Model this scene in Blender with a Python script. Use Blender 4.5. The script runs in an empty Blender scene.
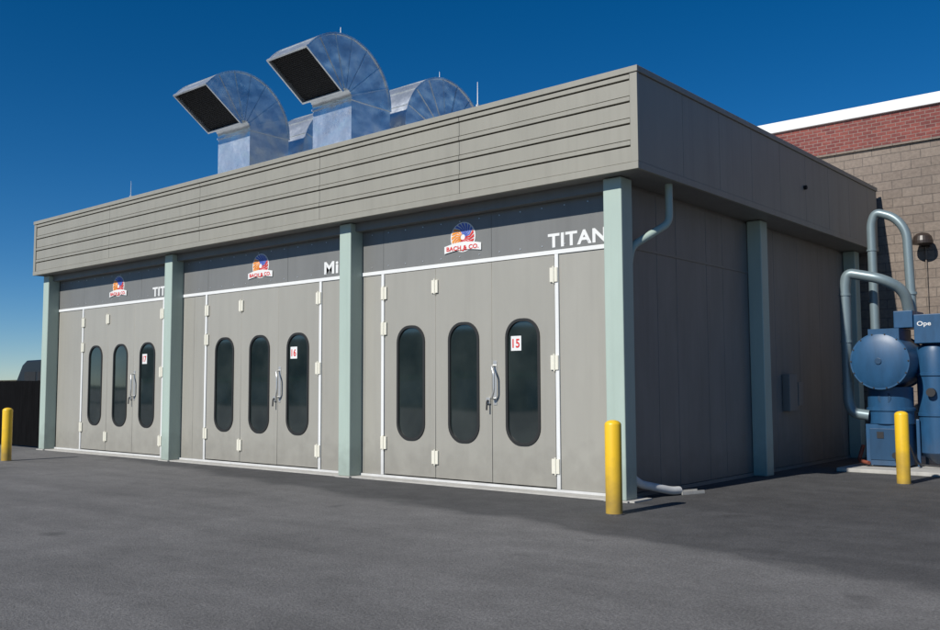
import bpy, bmesh, math, random
from mathutils import Vector, Matrix
random.seed(7)
scene=bpy.context.scene
col=scene.collection

# ------------------------------------------------------------------ materials
def newmat(name):
    m=bpy.data.materials.new(name); m.use_nodes=True
    nt=m.node_tree; b=nt.nodes['Principled BSDF']; return m,nt,b
def N(nt,t,**k):
    n=nt.nodes.new(t)
    for a,v in k.items(): setattr(n,a,v)
    return n
def ramp(nt,fac,stops):
    r=N(nt,'ShaderNodeValToRGB'); e=r.color_ramp.elements
    e[0].position,e[0].color=stops[0][0],(*stops[0][1],1)
    e[1].position,e[1].color=stops[-1][0],(*stops[-1][1],1)
    for p,c in stops[1:-1]:
        q=e.new(p); q.color=(*c,1)
    nt.links.new(fac,r.inputs[0]); return r
def sc(c,f): return tuple(min(1,x*f) for x in c)
def paint(name,c,rough=.45,var=.10,metallic=0.,bump=.02,dirt=0.,scale=1.3,rnd=0.,dirtc=(.09,.08,.07),streak=0.):
    m,nt,b=newmat(name); L=nt.links
    tc=N(nt,'ShaderNodeTexCoord')
    mp=N(nt,'ShaderNodeMapping'); mp.inputs['Scale'].default_value=(scale,scale,scale*.35)
    L.new(tc.outputs['Object'],mp.inputs[0])
    n=N(nt,'ShaderNodeTexNoise'); n.inputs['Scale'].default_value=1.5; n.inputs['Detail'].default_value=5; n.inputs['Roughness'].default_value=.65
    L.new(mp.outputs[0],n.inputs[0])
    r=ramp(nt,n.outputs[0],[(.3,sc(c,1-var)),(.7,sc(c,1+var))])
    out=r.outputs[0]
    if rnd:
        oi=N(nt,'ShaderNodeObjectInfo'); m1=N(nt,'ShaderNodeMapRange'); m1.inputs[3].default_value=1-rnd; m1.inputs[4].default_value=1+rnd
        L.new(oi.outputs['Random'],m1.inputs[0]); q=N(nt,'ShaderNodeVectorMath',operation='SCALE'); L.new(out,q.inputs[0]); L.new(m1.outputs[0],q.inputs['Scale']); out=q.outputs[0]
    if streak:
        ms=N(nt,'ShaderNodeMapping'); ms.inputs['Scale'].default_value=(9,9,.35); L.new(tc.outputs['Object'],ms.inputs[0])
        ns_=N(nt,'ShaderNodeTexNoise'); ns_.inputs['Scale'].default_value=1.; ns_.inputs['Detail'].default_value=3; L.new(ms.outputs[0],ns_.inputs[0])
        m2=N(nt,'ShaderNodeMapRange'); m2.inputs[1].default_value=.48; m2.inputs[2].default_value=.75; m2.inputs[3].default_value=1; m2.inputs[4].default_value=1-streak
        L.new(ns_.outputs[0],m2.inputs[0]); q=N(nt,'ShaderNodeVectorMath',operation='SCALE'); L.new(out,q.inputs[0]); L.new(m2.outputs[0],q.inputs['Scale']); out=q.outputs[0]
    if dirt>0:
        sx=N(nt,'ShaderNodeSeparateXYZ'); L.new(tc.outputs['Object'],sx.inputs[0])
        n2=N(nt,'ShaderNodeTexNoise'); n2.inputs['Scale'].default_value=5; n2.inputs['Detail'].default_value=4
        L.new(tc.outputs['Object'],n2.inputs[0])
        ad=N(nt,'ShaderNodeMath',operation='MULTIPLY_ADD'); ad.inputs[1].default_value=-.9; L.new(n2.outputs[0],ad.inputs[0]); L.new(sx.outputs[2],ad.inputs[2])
        mr=N(nt,'ShaderNodeMapRange'); mr.inputs[1].default_value=-.45; mr.inputs[2].default_value=.25; mr.inputs[3].default_value=dirt; mr.inputs[4].default_value=0
        L.new(ad.outputs[0],mr.inputs[0])
        mx=N(nt,'ShaderNodeMixRGB'); mx.inputs[2].default_value=(*dirtc,1)
        L.new(mr.outputs[0],mx.inputs[0]); L.new(out,mx.inputs[1]); out=mx.outputs[0]
    L.new(out,b.inputs['Base Color'])
    b.inputs['Roughness'].default_value=rough; b.inputs['Metallic'].default_value=metallic
    if bump:
        n3=N(nt,'ShaderNodeTexNoise'); n3.inputs['Scale'].default_value=1.1; n3.inputs['Detail'].default_value=2
        L.new(tc.outputs['Object'],n3.inputs[0])
        bp=N(nt,'ShaderNodeBump'); bp.inputs['Strength'].default_value=bump*10; bp.inputs['Distance'].default_value=.02
        L.new(n3.outputs[0],bp.inputs['Height']); L.new(bp.outputs[0],b.inputs['Normal'])
    return m
M_fascia=paint('fascia_metal',(.285,.275,.232),.45,.05,streak=.07)
M_fascia_s=paint('fascia_side_metal',(.27,.263,.228),.5,.06,streak=.08)
M_door=paint('booth_panel_paint',(.330,.322,.285),.38,.04,dirt=.30,rnd=.04,streak=.05)
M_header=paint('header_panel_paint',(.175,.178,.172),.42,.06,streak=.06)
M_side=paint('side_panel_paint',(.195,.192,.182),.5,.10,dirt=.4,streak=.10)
M_post=paint('post_sage_paint',(.385,.475,.42),.45,.05,dirt=.30,streak=.05)
M_white=paint('white_trim',(.72,.73,.72),.5,.05,dirt=.30)
M_hinge=paint('hinge_cream',(.72,.70,.60),.4,.05)
M_gasket=paint('rubber_gasket',(.015,.016,.016),.6,.1,bump=0)
M_gap=paint('dark_gap',(.012,.012,.012),.9,.1,bump=0)
M_alu=paint('brushed_handle',(.62,.62,.60),.35,.05,metallic=.6,bump=0)
M_conc=paint('concrete',(.42,.41,.38),.9,.14,bump=.03,scale=3)
M_yellow=paint('bollard_yellow',(.80,.50,.02),.4,.06,dirt=.6,scale=3,streak=.08)
M_blue=paint('collector_blue',(.018,.075,.165),.42,.18,dirt=.3,scale=3,streak=.15)
M_blue2=paint('collector_blue_dark',(.012,.05,.11),.45,.16,scale=3)
M_pipe=paint('pipe_blue_grey',(.20,.26,.28),.4,.1,metallic=.3,scale=3)
M_black=paint('black_paint',(.02,.02,.022),.5,.1,bump=0)
M_fence=paint('dark_stained_fence',(.004,.004,.0045),.95,.3,scale=4)
M_fence.node_tree.nodes['Principled BSDF'].inputs['Specular IOR Level'].default_value=.08
M_bronze=paint('bronze_lamp',(.035,.025,.02),.4,.1,bump=0)
M_red=paint('sign_red',(.6,.03,.03),.5,.03,bump=0)
M_orange=paint('emblem_orange',(.85,.30,.04),.5,.03,bump=0)
M_eblue=paint('emblem_blue',(.10,.16,.55),.5,.03,bump=0)
M_tyre=paint('tyre_rubber',(.02,.02,.02),.8,.1,bump=0)
M_van=paint('van_paint',(.010,.012,.016),.35,.05,bump=0)
M_roof=paint('roof_membrane',(.5,.5,.48),.8,.1)
M_oxide=paint('rust_pipe',(.22,.06,.035),.6,.2)
M_green=paint('added_warehouse_green',(.03,.28,.12),.5,.1,bump=0)
M_cream=paint('added_warehouse_wall',(.10,.10,.095),.7,.1)

def galv(name):
    m,nt,b=newmat(name); L=nt.links
    tc=N(nt,'ShaderNodeTexCoord')
    v=N(nt,'ShaderNodeTexVoronoi'); v.inputs['Scale'].default_value=22
    L.new(tc.outputs['Object'],v.inputs[0])
    n=N(nt,'ShaderNodeTexNoise'); n.inputs['Scale'].default_value=1.3; n.inputs['Detail'].default_value=3
    L.new(tc.outputs['Object'],n.inputs[0])
    bw=N(nt,'ShaderNodeRGBToBW'); L.new(v.outputs['Color'],bw.inputs[0])
    mx=N(nt,'ShaderNodeMath',operation='MULTIPLY_ADD'); mx.inputs[1].default_value=.22
    L.new(bw.outputs[0],mx.inputs[0]); 
    m2=N(nt,'ShaderNodeMath',operation='MULTIPLY'); m2.inputs[1].default_value=.85; L.new(n.outputs[0],m2.inputs[0])
    L.new(m2.outputs[0],mx.inputs[2])
    r=ramp(nt,mx.outputs[0],[(.3,(.60,.645,.68)),(.8,(.78,.81,.83))])
    L.new(r.outputs[0],b.inputs['Base Color'])
    r2=ramp(nt,mx.outputs[0],[(.3,(.26,.26,.26)),(.8,(.40,.40,.40))])
    L.new(r2.outputs[0],b.inputs['Roughness'])
    b.inputs['Metallic'].default_value=.78
    n3=N(nt,'ShaderNodeTexNoise'); n3.inputs['Scale'].default_value=2.0; n3.inputs['Detail'].default_value=1.5
    L.new(tc.outputs['Object'],n3.inputs[0])
    bp=N(nt,'ShaderNodeBump'); bp.inputs['Strength'].default_value=.8; bp.inputs['Distance'].default_value=.09
    L.new(n3.outputs[0],bp.inputs['Height']); L.new(bp.outputs[0],b.inputs['Normal'])
    return m
M_galv=galv('galvanised_sheet')

def glassmat():
    m,nt,b=newmat('booth_window_glass'); L=nt.links
    tc=N(nt,'ShaderNodeTexCoord')
    n=N(nt,'ShaderNodeTexNoise'); n.inputs['Scale'].default_value=1.5; n.inputs['Detail'].default_value=4
    L.new(tc.outputs['Object'],n.inputs[0])
    r=ramp(nt,n.outputs[0],[(.35,(.010,.017,.018)),(.75,(.028,.038,.037))])
    L.new(r.outputs[0],b.inputs['Base Color'])
    b.inputs['Roughness'].default_value=.04; b.inputs['IOR'].default_value=1.9
    n2=N(nt,'ShaderNodeTexNoise'); n2.inputs['Scale'].default_value=1.2; n2.inputs['Detail'].default_value=0
    L.new(tc.outputs['Object'],n2.inputs[0])
    bp=N(nt,'ShaderNodeBump'); bp.inputs['Strength'].default_value=.05; bp.inputs['Distance'].default_value=.03
    L.new(n2.outputs[0],bp.inputs['Height']); L.new(bp.outputs[0],b.inputs['Normal'])
    return m
M_glass=glassmat()

def brickmat(name,c1,c2,mortar,bw,bh,ms,bump,noise):
    m,nt,b=newmat(name); L=nt.links
    tc=N(nt,'ShaderNodeTexCoord'); sx=N(nt,'ShaderNodeSeparateXYZ'); L.new(tc.outputs['Object'],sx.inputs[0])
    ad=N(nt,'ShaderNodeMath',operation='ADD'); L.new(sx.outputs[0],ad.inputs[0]); L.new(sx.outputs[1],ad.inputs[1])
    cb=N(nt,'ShaderNodeCombineXYZ'); L.new(ad.outputs[0],cb.inputs[0]); L.new(sx.outputs[2],cb.inputs[1])
    br=N(nt,'ShaderNodeTexBrick'); L.new(cb.outputs[0],br.inputs[0])
    br.inputs['Color1'].default_value=(*c1,1); br.inputs['Color2'].default_value=(*c2,1); br.inputs['Mortar'].default_value=(*mortar,1)
    br.inputs['Scale'].default_value=1; br.inputs['Brick Width'].default_value=bw; br.inputs['Row Height'].default_value=bh
    br.inputs['Mortar Size'].default_value=ms; br.inputs['Mortar Smooth'].default_value=.2
    n=N(nt,'ShaderNodeTexNoise'); n.inputs['Scale'].default_value=14; n.inputs['Detail'].default_value=5; L.new(tc.outputs['Object'],n.inputs[0])
    r=ramp(nt,n.outputs[0],[(.3,(1-noise,)*3),(.7,(1,1,1))])
    n5=N(nt,'ShaderNodeTexNoise'); n5.inputs['Scale'].default_value=.6; n5.inputs['Detail'].default_value=4; L.new(tc.outputs['Object'],n5.inputs[0])
    r5=ramp(nt,n5.outputs[0],[(.3,(.86,.86,.86)),(.7,(1,1,1))])
    mx=N(nt,'ShaderNodeMixRGB',blend_type='MULTIPLY'); mx.inputs[0].default_value=1
    L.new(br.outputs[0],mx.inputs[1]); L.new(r.outputs[0],mx.inputs[2])
    mx5=N(nt,'ShaderNodeMixRGB',blend_type='MULTIPLY'); mx5.inputs[0].default_value=1
    L.new(mx.outputs[0],mx5.inputs[1]); L.new(r5.outputs[0],mx5.inputs[2])
    L.new(mx5.outputs[0],b.inputs['Base Color']); b.inputs['Roughness'].default_value=.9
    h=N(nt,'ShaderNodeMath',operation='MULTIPLY_ADD'); h.inputs[1].default_value=-1.; L.new(br.outputs['Fac'],h.inputs[0])
    n2=N(nt,'ShaderNodeMath',operation='MULTIPLY'); n2.inputs[1].default_value=.8; L.new(n.outputs[0],n2.inputs[0]); L.new(n2.outputs[0],h.inputs[2])
    bp=N(nt,'ShaderNodeBump'); bp.inputs['Strength'].default_value=bump; bp.inputs['Distance'].default_value=.02
    L.new(h.outputs[0],bp.inputs['Height']); L.new(bp.outputs[0],b.inputs['Normal'])
    return m
M_cmu=brickmat('split_face_block',(.275,.225,.185),(.225,.182,.15),(.155,.13,.112),.41,.205,.009,.6,.25)
M_redbrick=brickmat('red_brick',(.27,.075,.06),(.17,.045,.042),(.28,.19,.165),.205,.08,.009,.6,.25)

def asphalt():
    m,nt,b=newmat('asphalt'); L=nt.links
    tc=N(nt,'ShaderNodeTexCoord'); P=tc.outputs['Object']
    def noise(s,d=6,r=.6,vec=P):
        n=N(nt,'ShaderNodeTexNoise'); n.inputs['Scale'].default_value=s; n.inputs['Detail'].default_value=d; n.inputs['Roughness'].default_value=r
        L.new(vec,n.inputs[0]); return n.outputs[0]
    def math_(op,a,bb,c=None):
        x=N(nt,'ShaderNodeMath',operation=op)
        for i,v in enumerate((a,bb,c)):
            if v is None: continue
            if isinstance(v,(int,float)): x.inputs[i].default_value=v
            else: L.new(v,x.inputs[i])
        return x.outputs[0]
    def mr(v,a,bb,c,d):
        x=N(nt,'ShaderNodeMapRange'); x.clamp=True
        for i,q in enumerate((a,bb,c,d)): x.inputs[i+1].default_value=q
        L.new(v,x.inputs[0]); return x.outputs[0]
    sx=N(nt,'ShaderNodeSeparateXYZ'); L.new(P,sx.inputs[0]); X,Y=sx.outputs[0],sx.outputs[1]
    big=noise(.22,3); fine=noise(45,3,.75); mid=noise(2.2,5,.65); sp=noise(14,4,.7)
    edge=math_('MULTIPLY_ADD',noise(.55,4,.7),2.2,Y)
    edge=math_('MULTIPLY_ADD',X,.16,edge)
    edge=math_('MULTIPLY_ADD',sp,.35,edge)
    apron=mr(edge,-1.3,-.95,0,1)
    r1=ramp(nt,mid,[(.3,(.138,.135,.132)),(.7,(.182,.178,.174))])
    r2=ramp(nt,mid,[(.3,(.060,.060,.061)),(.7,(.094,.093,.094))])
    mx=N(nt,'ShaderNodeMixRGB'); L.new(apron,mx.inputs[0]); L.new(r1.outputs[0],mx.inputs[1]); L.new(r2.outputs[0],mx.inputs[2])
    out=mx.outputs[0]
    def mul(out,v,lo,hi,a,bb):
        q=N(nt,'ShaderNodeMixRGB',blend_type='MULTIPLY'); q.inputs[0].default_value=1
        f=mr(v,lo,hi,a,bb); cb=N(nt,'ShaderNodeCombineXYZ')
        for i in range(3): L.new(f,cb.inputs[i])
        L.new(out,q.inputs[1]); L.new(cb.outputs[0],q.inputs[2]); return q.outputs[0]
    out=mul(out,big,.35,.68,.80,1.10)
    out=mul(out,fine,.32,.68,.58,1.38)
    out=mul(out,sp,.3,.7,.84,1.14)
    mp=N(nt,'ShaderNodeMapping'); mp.inputs['Scale'].default_value=(.10,1.3,1); mp.inputs['Rotation'].default_value=(0,0,math.radians(-8)); L.new(P,mp.inputs[0])
    out=mul(out,noise(1.2,4,.6,mp.outputs[0]),.35,.65,.86,1.08)
    oil=noise(.9,2,.5); out=mul(out,oil,.68,.76,1,.62)
    L.new(out,b.inputs['Base Color']); b.inputs['Roughness'].default_value=.82
    bp=N(nt,'ShaderNodeBump'); bp.inputs['Strength'].default_value=.9; bp.inputs['Distance'].default_value=.014
    L.new(fine,bp.inputs['Height']); L.new(bp.outputs[0],b.inputs['Normal'])
    return m
M_asph=asphalt()

# ------------------------------------------------------------------ helpers
def empty(name):
    e=bpy.data.objects.new(name,None); col.objects.link(e); return e
def addmesh(name,verts,faces,mat,parent=None,bevel=0,smooth=False):
    me=bpy.data.meshes.new(name); me.from_pydata([tuple(v) for v in verts],[],faces); me.validate(); me.update()
    bm=bmesh.new(); bm.from_mesh(me); bmesh.ops.recalc_face_normals(bm,faces=bm.faces); bm.to_mesh(me); bm.free()
    if smooth:
        for p in me.polygons: p.use_smooth=True
    me.materials.append(mat)
    o=bpy.data.objects.new(name,me); col.objects.link(o)
    if parent: o.parent=parent
    if bevel:
        b=o.modifiers.new('b','BEVEL'); b.width=bevel; b.segments=2; b.limit_method='ANGLE'
    return o
CUBE=[(0,1,3,2),(4,6,7,5),(0,4,5,1),(2,3,7,6),(0,2,6,4),(1,5,7,3)]
class B:
    def __init__(s): s.v=[];s.f=[]
    def box(s,x0,x1,y0,y1,z0,z1):
        n=len(s.v)
        s.v+=[(x,y,z) for x in (x0,x1) for y in (y0,y1) for z in (z0,z1)]
        s.f+=[tuple(n+i for i in f) for f in CUBE]; return s
    def obox(s,c,ax,h):
        n=len(s.v); c=Vector(c); ax=[Vector(a).normalized() for a in ax]
        for i in (-1,1):
            for j in (-1,1):
                for k in (-1,1):
                    s.v.append(tuple(c+ax[0]*h[0]*i+ax[1]*h[1]*j+ax[2]*h[2]*k))
        s.f+=[tuple(n+i for i in f) for f in CUBE]; return s
    def cyl(s,p0,p1,r,n=20,r1=None):
        p0=Vector(p0);p1=Vector(p1); d=(p1-p0).normalized(); r1=r if r1 is None else r1
        a=d.orthogonal().normalized(); b=d.cross(a); k=len(s.v)
        for i in range(n):
            t=2*math.pi*i/n; e=a*math.cos(t)+b*math.sin(t)
            s.v.append(tuple(p0+e*r)); s.v.append(tuple(p1+e*r1))
        for i in range(n):
            j=(i+1)%n; s.f.append((k+2*i,k+2*j,k+2*j+1,k+2*i+1))
        s.f.append(tuple(k+2*i for i in range(n))); s.f.append(tuple(k+2*i+1 for i in range(n))); return s
    def lathe(s,cx,cy,prof,n=36):
        k0=len(s.v)
        for (rr,z) in prof:
            for i in range(n):
                a=2*math.pi*i/n; s.v.append((cx+rr*math.cos(a),cy+rr*math.sin(a),z))
        for k in range(len(prof)-1):
            for i in range(n): j=(i+1)%n; s.f.append((k0+k*n+i,k0+k*n+j,k0+(k+1)*n+j,k0+(k+1)*n+i))
        s.f.append(tuple(k0+i for i in range(n))); s.f.append(tuple(k0+(len(prof)-1)*n+i for i in range(n))); return s
    def done(s,name,mat,parent=None,bevel=0): return addmesh(name,s.v,s.f,mat,parent,bevel)
def autosmooth(o,ang=35):
    me=o.data
    for p in me.polygons: p.use_smooth=True
    bm=bmesh.new(); bm.from_mesh(me)
    for e in bm.edges:
        if len(e.link_faces)==2 and e.calc_face_angle(0)>math.radians(ang): e.smooth=False
    bm.to_mesh(me); bm.free()
def tomesh(o,name,mat,parent):
    dg=bpy.context.evaluated_depsgraph_get(); dg.update()
    me=bpy.data.meshes.new_from_object(o.evaluated_get(dg)); mw=o.matrix_world.copy()
    bpy.data.objects.remove(o)
    me.materials.clear(); me.materials.append(mat)
    n=bpy.data.objects.new(name,me); col.objects.link(n); n.matrix_world=mw
    if parent: n.parent=parent
    return n
def text(s,x,z,y,w,h,mat,parent,name,bold=.0):
    cu=bpy.data.curves.new(name,'FONT'); cu.body=s; cu.size=1; cu.extrude=.01; cu.offset=bold; cu.space_character=1.0+bold*3
    o=bpy.data.objects.new(name,cu); col.objects.link(o); bpy.context.view_layer.update()
    n=tomesh(o,name,mat,parent)
    xs=[v.co.x for v in n.data.vertices]; ys=[v.co.y for v in n.data.vertices]
    sx=w/(max(xs)-min(xs)); sy=h/(max(ys)-min(ys)); mx,my=min(xs),min(ys)
    for v in n.data.vertices:
        a,b_,c=v.co; v.co=(x+(a-mx)*sx, y-(c*.3), z+(b_-my)*sy)
    return n
def rrect(cx,cz,w,h,r,n=8):
    pts=[]
    for (sx,sz,a0) in ((1,1,0),(-1,1,90),(-1,-1,180),(1,-1,270)):
        for i in range(n+1):
            a=math.radians(a0+90*i/n)
            pts.append((cx+sx*(w/2-r)+r*math.cos(a),cz+sz*(h/2-r)+r*math.sin(a)))
    return pts
def plate(name,loops,y,th,mat,parent,bev=0):
    cu=bpy.data.curves.new(name,'CURVE'); cu.dimensions='2D'; cu.fill_mode='BOTH'; cu.extrude=th/2; cu.bevel_depth=bev
    for lp in loops:
        sp=cu.splines.new('POLY'); sp.points.add(len(lp)-1); sp.use_cyclic_u=True
        for p,(a,b_) in zip(sp.points,lp): p.co=(a,b_,0,1)
    o=bpy.data.objects.new(name,cu); col.objects.link(o); bpy.context.view_layer.update()
    n=tomesh(o,name,mat,parent)
    for v in n.data.vertices: a,b_,c=v.co; v.co=(a,y+th/2-c,b_)
    bm=bmesh.new(); bm.from_mesh(n.data); bmesh.ops.remove_doubles(bm,verts=bm.verts,dist=1e-5); bmesh.ops.recalc_face_normals(bm,faces=bm.faces); bm.to_mesh(n.data); bm.free()
    return n
def rect(x0,x1,z0,z1): return [(x0,z0),(x1,z0),(x1,z1),(x0,z1)]
def pipe(name,pts,r,mat,parent,fillet=.25):
    P=[Vector(p) for p in pts]; path=[P[0]]
    for i in range(1,len(P)-1):
        a=(P[i-1]-P[i]); b_=(P[i+1]-P[i]); f=min(fillet,a.length*.49,b_.length*.49)
        A=P[i]+a.normalized()*f; C=P[i]+b_.normalized()*f
        for k in range(9):
            t=k/8; path.append(A*(1-t)**2+P[i]*2*t*(1-t)+C*t*t)
    path.append(P[-1])
    cu=bpy.data.curves.new(name,'CURVE'); cu.dimensions='3D'; cu.bevel_depth=r; cu.bevel_resolution=5; cu.use_fill_caps=True
    sp=cu.splines.new('POLY'); sp.points.add(len(path)-1)
    for p,q in zip(sp.points,path): p.co=(*q,1)
    o=bpy.data.objects.new(name,cu); col.objects.link(o); bpy.context.view_layer.update()
    n=tomesh(o,name,mat,parent); autosmooth(n,50); return n

# ------------------------------------------------------------------ ground
S=1500
g=addmesh('asphalt_ground',[(-S,-S,0),(S,-S,0),(S,S,0),(-S,S,0)],[(0,1,2,3)],M_asph)

# ------------------------------------------------------------------ booth building
bld=empty('paint_booth_building')
ZT,ZB=5.985,4.555; XL,XR,YF,D=-17.85,.30,-.23,10.28
PX=-.12
posts=[PX,-5.74,-11.57,-17.44]
for i,p in enumerate(posts):
    B().box(p-.30,p,0,.30,.02,ZB-.012).done('post_%d'%i,M_post,bld,.015)
    B().box(p-.34,p+.04,-.04,.34,.0,.02).done('post_base_plate_%d'%i,M_conc,bld)
for i,y in enumerate((4.66,9.75)):
    B().box(-.32,PX+.06,y,y+.30,.0,ZB-.012).done('side_post_%d'%i,M_post,bld,.015)
B().box(XL+.04,XR-.04,YF+.04,D,ZB+.02,ZT-.03).done('fascia_core',M_gap,bld)
B().box(XL+.02,XR-.02,YF+.02,D,ZB,ZB+.016).done('soffit',M_side,bld)
b=B(); seams=[XL+.12,-13.95,-10.2,-6.35,-2.95,XR-.12]
z=ZB+.10; nb=4; tot=(ZT-.09)-z; bh=tot/nb
for i in range(nb):
    z0=z+i*bh; 
    for s0,s1 in zip(seams[:-1],seams[1:]):
        b.box(s0+.004,s1-.004,YF+.012,YF+.045,z0+.004,z0+bh*.70)
        b.box(s0+.004,s1-.004,YF,YF+.045,z0+bh*.70+.022,z0+bh-.008)
b.done('fascia_boards',M_fascia,bld,.004)
b=B()
b.box(XL,XR,YF-.012,YF+.05,ZB-.006,ZB+.095)
b.box(XL-.015,XR+.015,YF-.025,YF+.05,ZT-.085,ZT)
b.box(XR-.118,XR,YF-.008,YF+.05,ZB+.096,ZT-.087)
b.box(XL,XL+.118,YF-.008,YF+.05,ZB+.096,ZT-.087)
b.done('fascia_trim',M_fascia,bld,.005)
b=B(); ys=[YF+.052]; y=1.1
while y<D: ys.append(y); y+=1.22
ys.append(D)
for a,c in zip(ys[:-1],ys[1:]): b.box(XR-.045,XR-.012,a+.003,c-.003,ZB+.10,ZT-.09)
b.done('side_fascia_panels',M_fascia_s,bld,.003)
b=B()
b.box(XR-.05,XR,YF+.052,D,ZB-.006,ZB+.095)
b.box(XR-.05,XR+.015,YF+.052,D,ZT-.085,ZT)
b.done('side_fascia_trim',M_fascia_s,bld,.005)
b=B(); b.cyl((XR-.02,5.9,5.28),(XR+.04,5.9,5.28),.04)
b.done('scupper_outlet',M_gap,bld)
b=B(); b.box(XL,XL+.05,YF+.052,D,ZB,ZT); b.done('left_fascia',M_fascia_s,bld)
B().box(XL+.05,XR-.05,YF+.05,D,ZT-.028,ZT-.02).done('roof_deck',M_roof,bld)
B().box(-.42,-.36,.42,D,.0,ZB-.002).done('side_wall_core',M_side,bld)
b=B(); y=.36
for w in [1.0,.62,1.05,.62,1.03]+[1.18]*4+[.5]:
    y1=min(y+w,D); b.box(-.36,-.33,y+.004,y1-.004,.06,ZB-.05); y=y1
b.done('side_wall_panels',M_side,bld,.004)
b=B(); b.box(-.36,-.30,.40,4.65,.0,.055); b.box(-.36,-.30,4.97,D,.0,.055); b.box(-.36,-.315,.36,4.65,3.60,3.64)
b.done('side_wall_base_angle',M_header,bld)
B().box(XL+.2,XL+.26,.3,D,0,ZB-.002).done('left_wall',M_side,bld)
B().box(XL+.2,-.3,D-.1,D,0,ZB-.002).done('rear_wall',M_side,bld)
B().box(XL+.3,-.43,.34,.40,3.0,ZB-.002).done('front_backing',M_gap,bld)
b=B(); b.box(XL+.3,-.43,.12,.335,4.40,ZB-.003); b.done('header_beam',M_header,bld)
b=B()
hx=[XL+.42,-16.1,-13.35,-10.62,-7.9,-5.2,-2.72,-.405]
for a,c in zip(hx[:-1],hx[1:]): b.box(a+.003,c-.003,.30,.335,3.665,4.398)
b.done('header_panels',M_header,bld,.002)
b=B(); b.box(XL+.42,-.405,.285,.335,3.595,3.66); b.done('white_header_strip',M_white,bld,.003)
B().box(XL+.30,-.0,.012,.50,0,.022).done('sill_slab',M_conc,bld)
b=B(); b.box(XL+.36,-.405,.265,.335,.023,.062); b.done('white_base_strip',M_white,bld,.003)
# panel-fixing screws along header strip and panels
b=B()
x=XL+.6
while x<-.5:
    b.cyl((x,.292,3.74),(x,.30,3.74),.011,6); b.cyl((x,.292,4.33),(x,.30,4.33),.011,6); x+=.42
b.done('header_screws',M_alu,bld)

for k in range(3):
    o=-5.45*k
    L0=o-5.68 if k<2 else XL+.42
    b=B(); b.box(L0,o-5.24,.305,.335,.064,3.593); b.box(o-1.405,o-.41 if k==0 else o-.235,.305,.335,.064,3.593)
    b.done('fixed_panels_%d'%k,M_door,bld,.003)
    b=B(); b.box(o-5.236,o-5.17,.282,.335,.064,3.593); b.box(o-1.475,o-1.409,.282,.335,.064,3.593)
    b.done('white_door_frame_%d'%k,M_white,bld,.004)
    B().box(o-5.168,o-1.477,.332,.338,.064,3.593).done('door_gap_backing_%d'%k,M_gap,bld)
    ed=[-5.16,-3.935,-2.715,-1.485]
    for j in range(3):
        x0,x1=ed[j]+o+.006,ed[j+1]+o-.006
        cx=[-4.51,-3.31,-2.10][j]+o
        hole=rrect(cx,1.665,.62,1.92,.27)
        plate('door_leaf_%d_%d'%(k,j),[rect(x0,x1,.085,3.585),hole],.292,.034,M_door,bld)
        ring=rrect(cx,1.665,.665,1.965,.29); inn=rrect(cx,1.665,.585,1.885,.255)
        plate('window_gasket_%d_%d'%(k,j),[ring,inn],.278,.03,M_gasket,bld,.003)
        plate('window_glass_%d_%d'%(k,j),[rrect(cx,1.665,.60,1.90,.26)],.300,.006,M_glass,bld)
    b=B()
    for (x,zs) in ((ed[0]+o,(3.25,2.62,.62)),(ed[1]+o,(3.28,.42)),(ed[3]+o,(3.28,1.95,.40))):
        for zz in zs:
            b.box(x-.07,x-.008,.262,.291,zz-.11,zz+.11); b.box(x+.008,x+.07,.262,.291,zz-.11,zz+.11)
            b.cyl((x,.262,zz-.13),(x,.262,zz+.13),.016,10)
    b.done('hinges_%d'%k,M_hinge,bld,.004)
    hx_=ed[2]+o
    pipe('pull_handle_%d'%k,[(hx_+.06,.29,1.92),(hx_+.06,.20,1.92),(hx_+.13,.17,1.80),(hx_+.13,.17,1.52),(hx_+.06,.20,1.40),(hx_+.06,.29,1.40)],.018,M_alu,bld,.05)
    b=B(); b.box(hx_+.03,hx_+.10,.283,.291,1.30,2.0); b.box(hx_-.10,hx_-.02,.255,.291,1.32,1.42)
    b.done('handle_plate_%d'%k,M_alu,bld,.004)
    pipe('latch_lever_%d'%k,[(hx_-.05,.27,1.37),(hx_-.05,.22,1.37),(hx_-.05,.21,1.22)],.014,M_black,bld,.03)
    sx=-2.22+o
    B().box(sx-.11,sx+.09,.294,.299,2.15,2.38).done('number_placard_%d'%k,M_white,bld)
    text(['15','16','17'][k],sx-.08,2.195,.293,.14,.14,M_red,bld,'placard_number_%d'%k,.02)
text('TITAN',-1.60,3.70,.298,1.04,.215,M_white,bld,'header_lettering_bay_a',.03)
text('Mini',-6.80,3.72,.298,.72,.235,M_white,bld,'header_lettering_bay_b',.03)
text('TITAN',-12.85,3.70,.298,1.04,.215,M_white,bld,'header_lettering_bay_c',.03)
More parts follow.
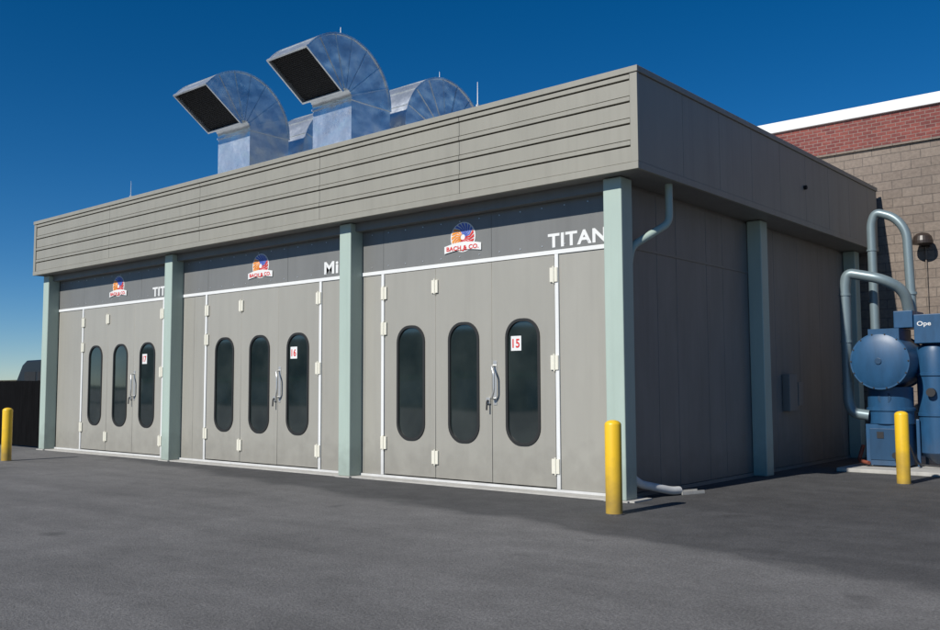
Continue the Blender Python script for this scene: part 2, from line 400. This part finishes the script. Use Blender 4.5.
for k,cx in enumerate((-3.32,-8.77,-14.40)):
    cz=4.06
    plate('emblem_disc_%d'%k,[[(cx+.27*math.cos(t*math.pi/20),cz+.25*math.sin(t*math.pi/20)) for t in range(40)]],.294,.005,M_white,bld)
    for c,(mat,rng) in enumerate(((M_orange,(6,13)),(M_red,(13,20)),(M_eblue,(0,6)))):
        b=B()
        for i in range(*rng):
            a=math.radians(i*18); a2=a+math.radians(11.5); tw=.55
            n=len(b.v)
            p=[(.05,a),(.05,a2),(.15,a2+tw*.35),(.245,a2+tw),(.245,a+tw),(.15,a+tw*.35)]
            b.v+=[(cx+r*math.cos(q),yy,cz+r*math.sin(q)*.95) for yy in (.286,.292) for r,q in p]
            b.f+=[tuple(n+q for q in range(6)),tuple(n+6+q for q in (5,4,3,2,1,0))]+[(n+i_,n+(i_+1)%6,n+6+(i_+1)%6,n+6+i_) for i_ in range(6)]
        b.done('emblem_rays_%d_%d'%(k,c),mat,bld)
    plate('emblem_banner_%d'%k,[[(cx-.40+.80*t/10,cz-.25+.04*math.sin(math.pi*t/10)) for t in range(11)]+[(cx+.40-.80*t/10,cz-.13+.05*math.sin(math.pi*(1-t/10))) for t in range(11)]],.281,.004,M_white,bld)
    text('BACH & CO.',cx-.35,cz-.215,.280,.70,.075,M_red,bld,'emblem_banner_text_%d'%k,.03)

# downspout
pipe('downspout',[(.10,.98,ZB+.02),(.10,.98,3.98),(-.20,.40,3.60),(-.245,.372,3.3),(-.245,.372,.30)],.056,M_post,bld,.12)
pipe('downspout_boot',[(-.245,.372,.45),(-.245,.372,.30),(-.20,.52,.20),(-.02,1.10,.07),(.02,1.26,.065)],.060,M_white,bld,.10)
b=B(); A=((.25,.7,-.0),(1,-.35,0),(0,0,1)); b.obox((.07,1.48,.012),A,(.22,.09,.010)); b.obox((.145,1.45,.03),A,(.22,.010,.02)); b.obox((-.005,1.51,.03),A,(.22,.010,.02))
b.done('splash_block',M_conc,bld)

# ------------------------------------------------------------------ gooseneck ducts
def gooseneck(x0,w,y0,d,ri,zs,theta,sgn,name='gooseneck_duct'):
    e=empty(name); th=math.radians(theta); ro=ri+d; cy=(y0-ri) if sgn<0 else (y0+d+ri)
    def P(r,a,x): return (x, cy-sgn*r*math.cos(a), zs+r*math.sin(a))
    n=28; v=[];f=[]
    for i in range(n+1):
        a=th*i/n
        for x in (x0,x0+w):
            v.append(P(ri,a,x)); v.append(P(ro,a,x))
    for i in range(n):
        k=4*i
        f+=[(k,k+1,k+5,k+4),(k+2,k+6,k+7,k+3),(k,k+4,k+6,k+2),(k+1,k+3,k+7,k+5)]
    o=addmesh('elbow_shell',v,f,M_galv,e); autosmooth(o,40)
    B().box(x0,x0+w,y0,y0+d,ZT-.05,zs).done('riser',M_galv,e)
    b=B(); ns=7
    for i in range(ns+1):
        a=th*i/ns
        for x in (x0-.006,x0+w+.006):
            c=P((ri+ro)/2,a,x); b.obox(c,((1,0,0),(0,-sgn*math.cos(a),math.sin(a)),(0,sgn*math.sin(a),math.cos(a))),(.010,d/2,.010))
        c=P(ro+.008,a,x0+w/2); b.obox(c,((1,0,0),(0,-sgn*math.cos(a),math.sin(a)),(0,sgn*math.sin(a),math.cos(a))),(w/2+.01,.010,.012))
    m=36
    for i in range(m):
        a=th*(i+.5)/m; L_=ro*th/m
        for x in (x0-.012,x0+w+.012):
            c=P(ro,a,x); b.obox(c,((1,0,0),(0,-sgn*math.cos(a),math.sin(a)),(0,sgn*math.sin(a),math.cos(a))),(.013,.020,L_*.52))
    for z_ in (ZT+.55,zs-.03):
        b.box(x0-.025,x0+w+.025,y0-.025,y0+d+.025,z_-.018,z_+.018)
    b.done('seams_and_flanges',M_galv,e)
    b=B(); rad=Vector((0,-sgn*math.cos(th),math.sin(th))); tan=Vector((0,sgn*math.sin(th),math.cos(th)))
    cm=Vector(P((ri+ro)/2,th,x0+w/2))
    for s_ in (-1,1):
        b.obox(cm+rad*(d/2+.02)*s_,((1,0,0),rad,tan),(w/2+.035,.02,.025))
        b.obox(cm+Vector((1,0,0))*(w/2+.015)*s_,((1,0,0),rad,tan),(.02,d/2-.006,.025))
    b.done('mouth_flange',M_galv,e)
    b=B(); c2=Vector(P((ri+ro)/2,th-.10,x0+w/2)); b.obox(c2,((1,0,0),rad,tan),(w/2-.004,d/2-.004,.006)); b.done('mouth_shade_sheet',M_gap,e)  # dark-coloured sheet stands in for the shade inside the duct
    b=B()
    for i in range(1,26):
        b.obox(cm-tan*.03+rad*(d*(i/26-.5)),((1,0,0),rad,tan),(w/2-.005,.003,.003))
    for i in range(1,26):
        b.obox(cm-tan*.04+Vector((1,0,0))*(w*(i/26-.5)),((1,0,0),rad,tan),(.003,d/2-.01,.003))
    b.done('mouth_mesh',M_black,e)
    return e
gooseneck(-12.85,1.30,2.0,1.16,.16,7.80,144,-1)
gooseneck(-9.22,1.27,2.0,1.16,.16,7.80,144,-1)
gooseneck(-9.35,1.30,3.75,1.26,.16,7.60,150,1)
gooseneck(-13.0,1.30,3.75,1.26,.16,7.60,150,1)
for (x,y,z,h) in ((-2.6,YF+.06,ZT,.42),(-13.1,YF+.06,ZT,.40),(-8.2,1.9,9.11,.28),(-8.3,5.2,9.01,.28),(-12.2,1.9,9.11,.2)):
    b=B(); b.cyl((x,y,z-.02),(x,y,z+h),.010,8,.004); b.cyl((x,y,z-.02),(x,y,z+.05),.03,10); b.done('lightning_rod',M_alu)

# ------------------------------------------------------------------ bollards
def bollard(x,y,h=1.17,r=.105):
    e=empty('yellow_bollard'); b=B()
    b.lathe(x,y,[(r,0.0),(r,h-.06)]+[(max(.004,r*math.cos(t*math.pi/12)),h-.06+.06*math.sin(t*math.pi/12)) for t in range(1,7)],32)
    o=b.done('sleeve',M_yellow,e); autosmooth(o,60)
    b=B(); b.cyl((x,y,-.01),(x,y,.010),r+.03,28); b.done('footing_collar',M_asph,e)
bollard(.35,-1.08); bollard(2.14,4.81); bollard(-14.55,-2.16)

# ------------------------------------------------------------------ dust collector
dc=empty('dust_collector')
B().box(.55,3.6,6.35,10.48,.0,.07).done('concrete_pad',M_conc,None,.01)
b=B()
b.box(.90,1.62,7.0,7.8,.10,.86)
b.lathe(1.26,7.35,[(.36,.84),(.40,.87),(.40,1.10),(.425,1.11),(.425,1.16),(.40,1.17),(.40,1.55)],40)
b.cyl((1.25,6.84,2.03),(1.25,7.95,2.03),.50,44)
b.cyl((1.25,6.78,2.03),(1.25,6.84,2.03),.525,44)
b.cyl((1.25,7.95,2.03),(1.25,8.0,2.03),.525,44)
b.cyl((1.25,6.72,2.03),(1.25,6.78,2.03),.36,44,.50)
b.box(1.0,1.55,7.0,7.8,2.42,2.64)
b.lathe(1.98,7.72,[(.30,.30),(.33,.33),(.33,1.0),(.355,1.01),(.355,1.06),(.33,1.07),(.33,1.75),(.355,1.76),(.355,1.81),(.33,1.82),(.33,2.20),(.30,2.30),(.2,2.36)],40)
b.lathe(1.98,7.72,[(.05,.12),(.30,.30)],30)
o=b.done('drum_and_canister',M_blue,dc); autosmooth(o,30)
b=B(); b.box(1.72,2.20,7.35,8.1,2.36,2.90); b.box(1.38,1.715,7.3,8.1,2.66,2.98)
for (x,y) in ((1.70,7.45),(2.24,7.45),(1.70,8.0),(2.24,8.0)): b.box(x-.03,x+.03,y-.03,y+.03,.07,.95)
b.done('fan_housing',M_blue,dc,.012)
b=B(); b.box(.97,1.55,6.985,6.998,.20,.78); b.cyl((1.26,6.955,1.35),(1.26,6.99,1.35),.12,24)
b.cyl((1.25,6.70,2.03),(1.25,6.72,2.03),.06,20)
b.done('access_doors',M_blue2,dc,.006)
b=B()
for i in range(14):
    a=i*math.pi/7; b.cyl((1.25+.505*math.cos(a),6.765,2.03+.505*math.sin(a)),(1.25+.505*math.cos(a),6.78,2.03+.505*math.sin(a)),.014,8)
b.box(.90,.97,6.98,7.04,.07,.12); b.box(1.55,1.62,6.98,7.04,.07,.12); b.box(.90,.97,7.74,7.80,.07,.12)
b.cyl((1.98,7.36,1.45),(1.98,7.28,1.45),.08,20); b.cyl((1.45,7.0,.30),(1.45,6.84,.30),.06,16)
b.box(1.10,1.22,6.975,6.984,.60,.72)
b.done('bolts_and_gauges',M_black,dc)
text('Ope',1.78,2.66,7.346,.24,.11,M_white,dc,'housing_lettering',.01)
pipe('intake_pipe',[(1.62,7.5,2.9),(1.60,7.3,3.36),(1.30,7.05,3.58),(.66,7.0,3.74),(.60,7.0,3.5),(.60,7.0,1.25),(.68,7.0,1.06),(.95,7.05,1.02)],.10,M_pipe,dc,.22)
pipe('outlet_pipe',[(.96,7.6,2.5),(.95,7.6,4.74),(1.04,7.6,4.96),(1.40,7.6,4.82),(1.60,7.6,4.52),(1.64,7.6,2.9)],.085,M_pipe,dc,.25)
b=B()
for zz in (3.3,1.6,2.4): b.cyl((.60,7.0,zz),(.60,7.0,zz+.04),.113,20)
for zz in (3.2,4.2): b.cyl((.95,7.6,zz),(.95,7.6,zz+.03),.097,20)
b.cyl((1.64,7.6,3.3),(1.64,7.6,3.35),.10,20)
b.done('pipe_clamps',M_pipe,dc)
pipe('drain_pipe',[(.78,7.2,.45),(.72,7.1,.16),(.95,6.95,.14)],.035,M_oxide,dc,.08)
pipe('control_cable',[(1.60,6.99,.6),(1.70,6.85,.5),(1.75,7.1,.14),(2.5,7.3,.09)],.018,M_black,dc,.1)
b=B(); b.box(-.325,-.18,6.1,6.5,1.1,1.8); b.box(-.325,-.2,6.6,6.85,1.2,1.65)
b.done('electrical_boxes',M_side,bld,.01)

# ------------------------------------------------------------------ brick building
bb=empty('brick_building')
B().box(-9,26,10.5,34,0,6.98).done('block_walls',M_cmu,bb)
B().box(-9.03,26,10.47,34,6.98,7.70).done('red_brick_band',M_redbrick,bb)
B().box(-9.10,26.1,10.40,34,7.70,7.95).done('white_coping',M_white,bb,.01)
B().box(-8.9,26.02,10.44,34.02,6.93,6.975).done('band_ledge',M_cmu,bb)
b=B(); b.box(1.14,1.30,10.42,10.5,4.58,4.86); b.cyl((1.22,10.42,4.74),(1.22,10.30,4.74),.05,14)
b.done('lamp_bracket',M_bronze,bb)
b=B(); b.lathe(1.22,10.22,[(.02,4.60),(.21,4.62),(.21,4.68),(.18,4.78),(.12,4.84),(.05,4.86)],24); b.done('lamp_shade',M_bronze,bb)
pipe('lamp_conduit',[(1.22,10.46,4.60),(1.22,10.46,3.1),(1.22,10.46,.2)],.018,M_cmu,bb)

# ------------------------------------------------------------------ fence, van, distance
fe=empty('board_fence')
b=B(); x=-17.95
while x>-30:
    h=1.80+random.uniform(-.006,.006); b.box(x-.145,x,.22+random.uniform(-.002,.002),.245,.04,h); x-=.146
b.done('boards',M_fence,fe)
b=B(); b.box(-30,-17.9,.25,.30,.3,.4); b.box(-30,-17.9,.25,.30,1.5,1.6)
for i in range(6): b.box(-18.1-i*2.4,-18.0-i*2.4,.30,.40,0,1.78)
b.done('rails_and_posts',M_fence,fe)

va=empty('parked_van'); ox,oy=-30.2,4.2
pr=[(0,.45),(0,1.15),(.12,1.3),(.95,1.45),(1.75,2.45),(2.1,2.62),(5.2,2.64),(5.3,2.5),(5.35,.45),(4.9,.4),(.3,.4)]
v=[];f=[]
for y in (0,1.95):
    for (a,z) in pr: v.append((ox+a,oy+y,z))
n=len(pr); f=[tuple(range(n)),tuple(range(2*n-1,n-1,-1))]+[(i,(i+1)%n,n+(i+1)%n,n+i) for i in range(n)]
addmesh('body',v,f,M_van,va,.05)
b=B(); b.box(ox+2.0,ox+2.9,oy-.01,oy+.01,1.5,2.2); b.box(ox+3.05,ox+5.1,oy-.01,oy+.01,1.5,2.2); b.done('side_windows',M_gasket,va)
b=B()
for a in (1.0,4.4):
    for y in (-.02,1.72): b.cyl((ox+a,oy+y,.36),(ox+a,oy+y+.25,.36),.36,24)
b.done('wheels',M_tyre,va)

# warehouse invented behind the camera, added for the door glass to reflect
wh=empty('added_warehouse')
B().box(-95,-12,-62,-45,0,6.0).done('walls',M_cream,wh)
B().box(-95.1,-11.9,-62.1,-44.9,2.2,2.6).done('green_stripe',M_green,wh)
b=B()
for i in range(11): b.box(-92+i*7,-88.5+i*7,-44.88,-44.84,.0,2.1)
b.done('dock_doors',M_conc,wh)
B().box(-95.2,-11.8,-62.2,-44.8,6.0,6.25).done('roof_edge',M_header,wh)

def hills():
    v=[];f=[];n=240
    for i in range(n+1):
        a=2*math.pi*i/n; R=900
        h=5+4*math.sin(a*3+1)+3*math.sin(a*7+2)+2*math.sin(a*17)+1.2*math.sin(a*41)+random.uniform(0,1.2)
        v+=[(R*math.cos(a),R*math.sin(a),-1),(R*math.cos(a),R*math.sin(a),max(1.5,h)),((R+250)*math.cos(a),(R+250)*math.sin(a),-1)]
    for i in range(n): k=3*i; f+=[(k,k+3,k+4,k+1),(k+1,k+4,k+5,k+2)]
    return addmesh('distant_hills',v,f,paint('hill_scrub',(.10,.095,.065),.9,.3,bump=0,scale=.02),smooth=True)
hills()

# ------------------------------------------------------------------ light
EL,AZ=37,4.0
sd=Vector((-math.sin(math.radians(AZ))*math.cos(math.radians(EL)),-math.cos(math.radians(AZ))*math.cos(math.radians(EL)),math.sin(math.radians(EL))))
sl=bpy.data.lights.new('sun','SUN'); sl.energy=4.8; sl.angle=math.radians(.5); sl.color=(1,.96,.895)
so=bpy.data.objects.new('sun',sl); col.objects.link(so); so.rotation_euler=sd.to_track_quat('Z','Y').to_euler()
w=bpy.data.worlds.new('World'); scene.world=w; w.use_nodes=True; nt=w.node_tree
bg=nt.nodes['Background']; sk=nt.nodes.new('ShaderNodeTexSky'); sk.sky_type='NISHITA'; sk.sun_disc=False
sk.sun_elevation=math.radians(EL); sk.sun_rotation=math.radians(180+AZ); sk.altitude=2500; sk.air_density=.95; sk.dust_density=0; sk.ozone_density=4.5
hs=nt.nodes.new('ShaderNodeHueSaturation'); hs.inputs['Saturation'].default_value=1.32
nt.links.new(sk.outputs[0],hs.inputs['Color']); nt.links.new(hs.outputs[0],bg.inputs[0]); bg.inputs[1].default_value=.08

# ------------------------------------------------------------------ camera
psi,p,r=.7054,.0772,-.0043
d=Vector((-math.sin(psi)*math.cos(p),math.cos(psi)*math.cos(p),math.sin(p)))
R=Vector((math.cos(psi),math.sin(psi),0)); U=R.cross(d)
R2=R*math.cos(r)+U*math.sin(r); U2=-R*math.sin(r)+U*math.cos(r)
cd=bpy.data.cameras.new('camera'); cam=bpy.data.objects.new('camera',cd); col.objects.link(cam)
m=Matrix((( R2.x,U2.x,-d.x,6.5398),(R2.y,U2.y,-d.y,-11.1119),(R2.z,U2.z,-d.z,1.6),(0,0,0,1)))
cam.matrix_world=m; cd.sensor_width=36; cd.lens=36*920/940; cd.clip_end=5000; cd.clip_start=.1
scene.camera=cam
scene.view_settings.view_transform='Standard'; scene.view_settings.look='None'; scene.view_settings.exposure=0
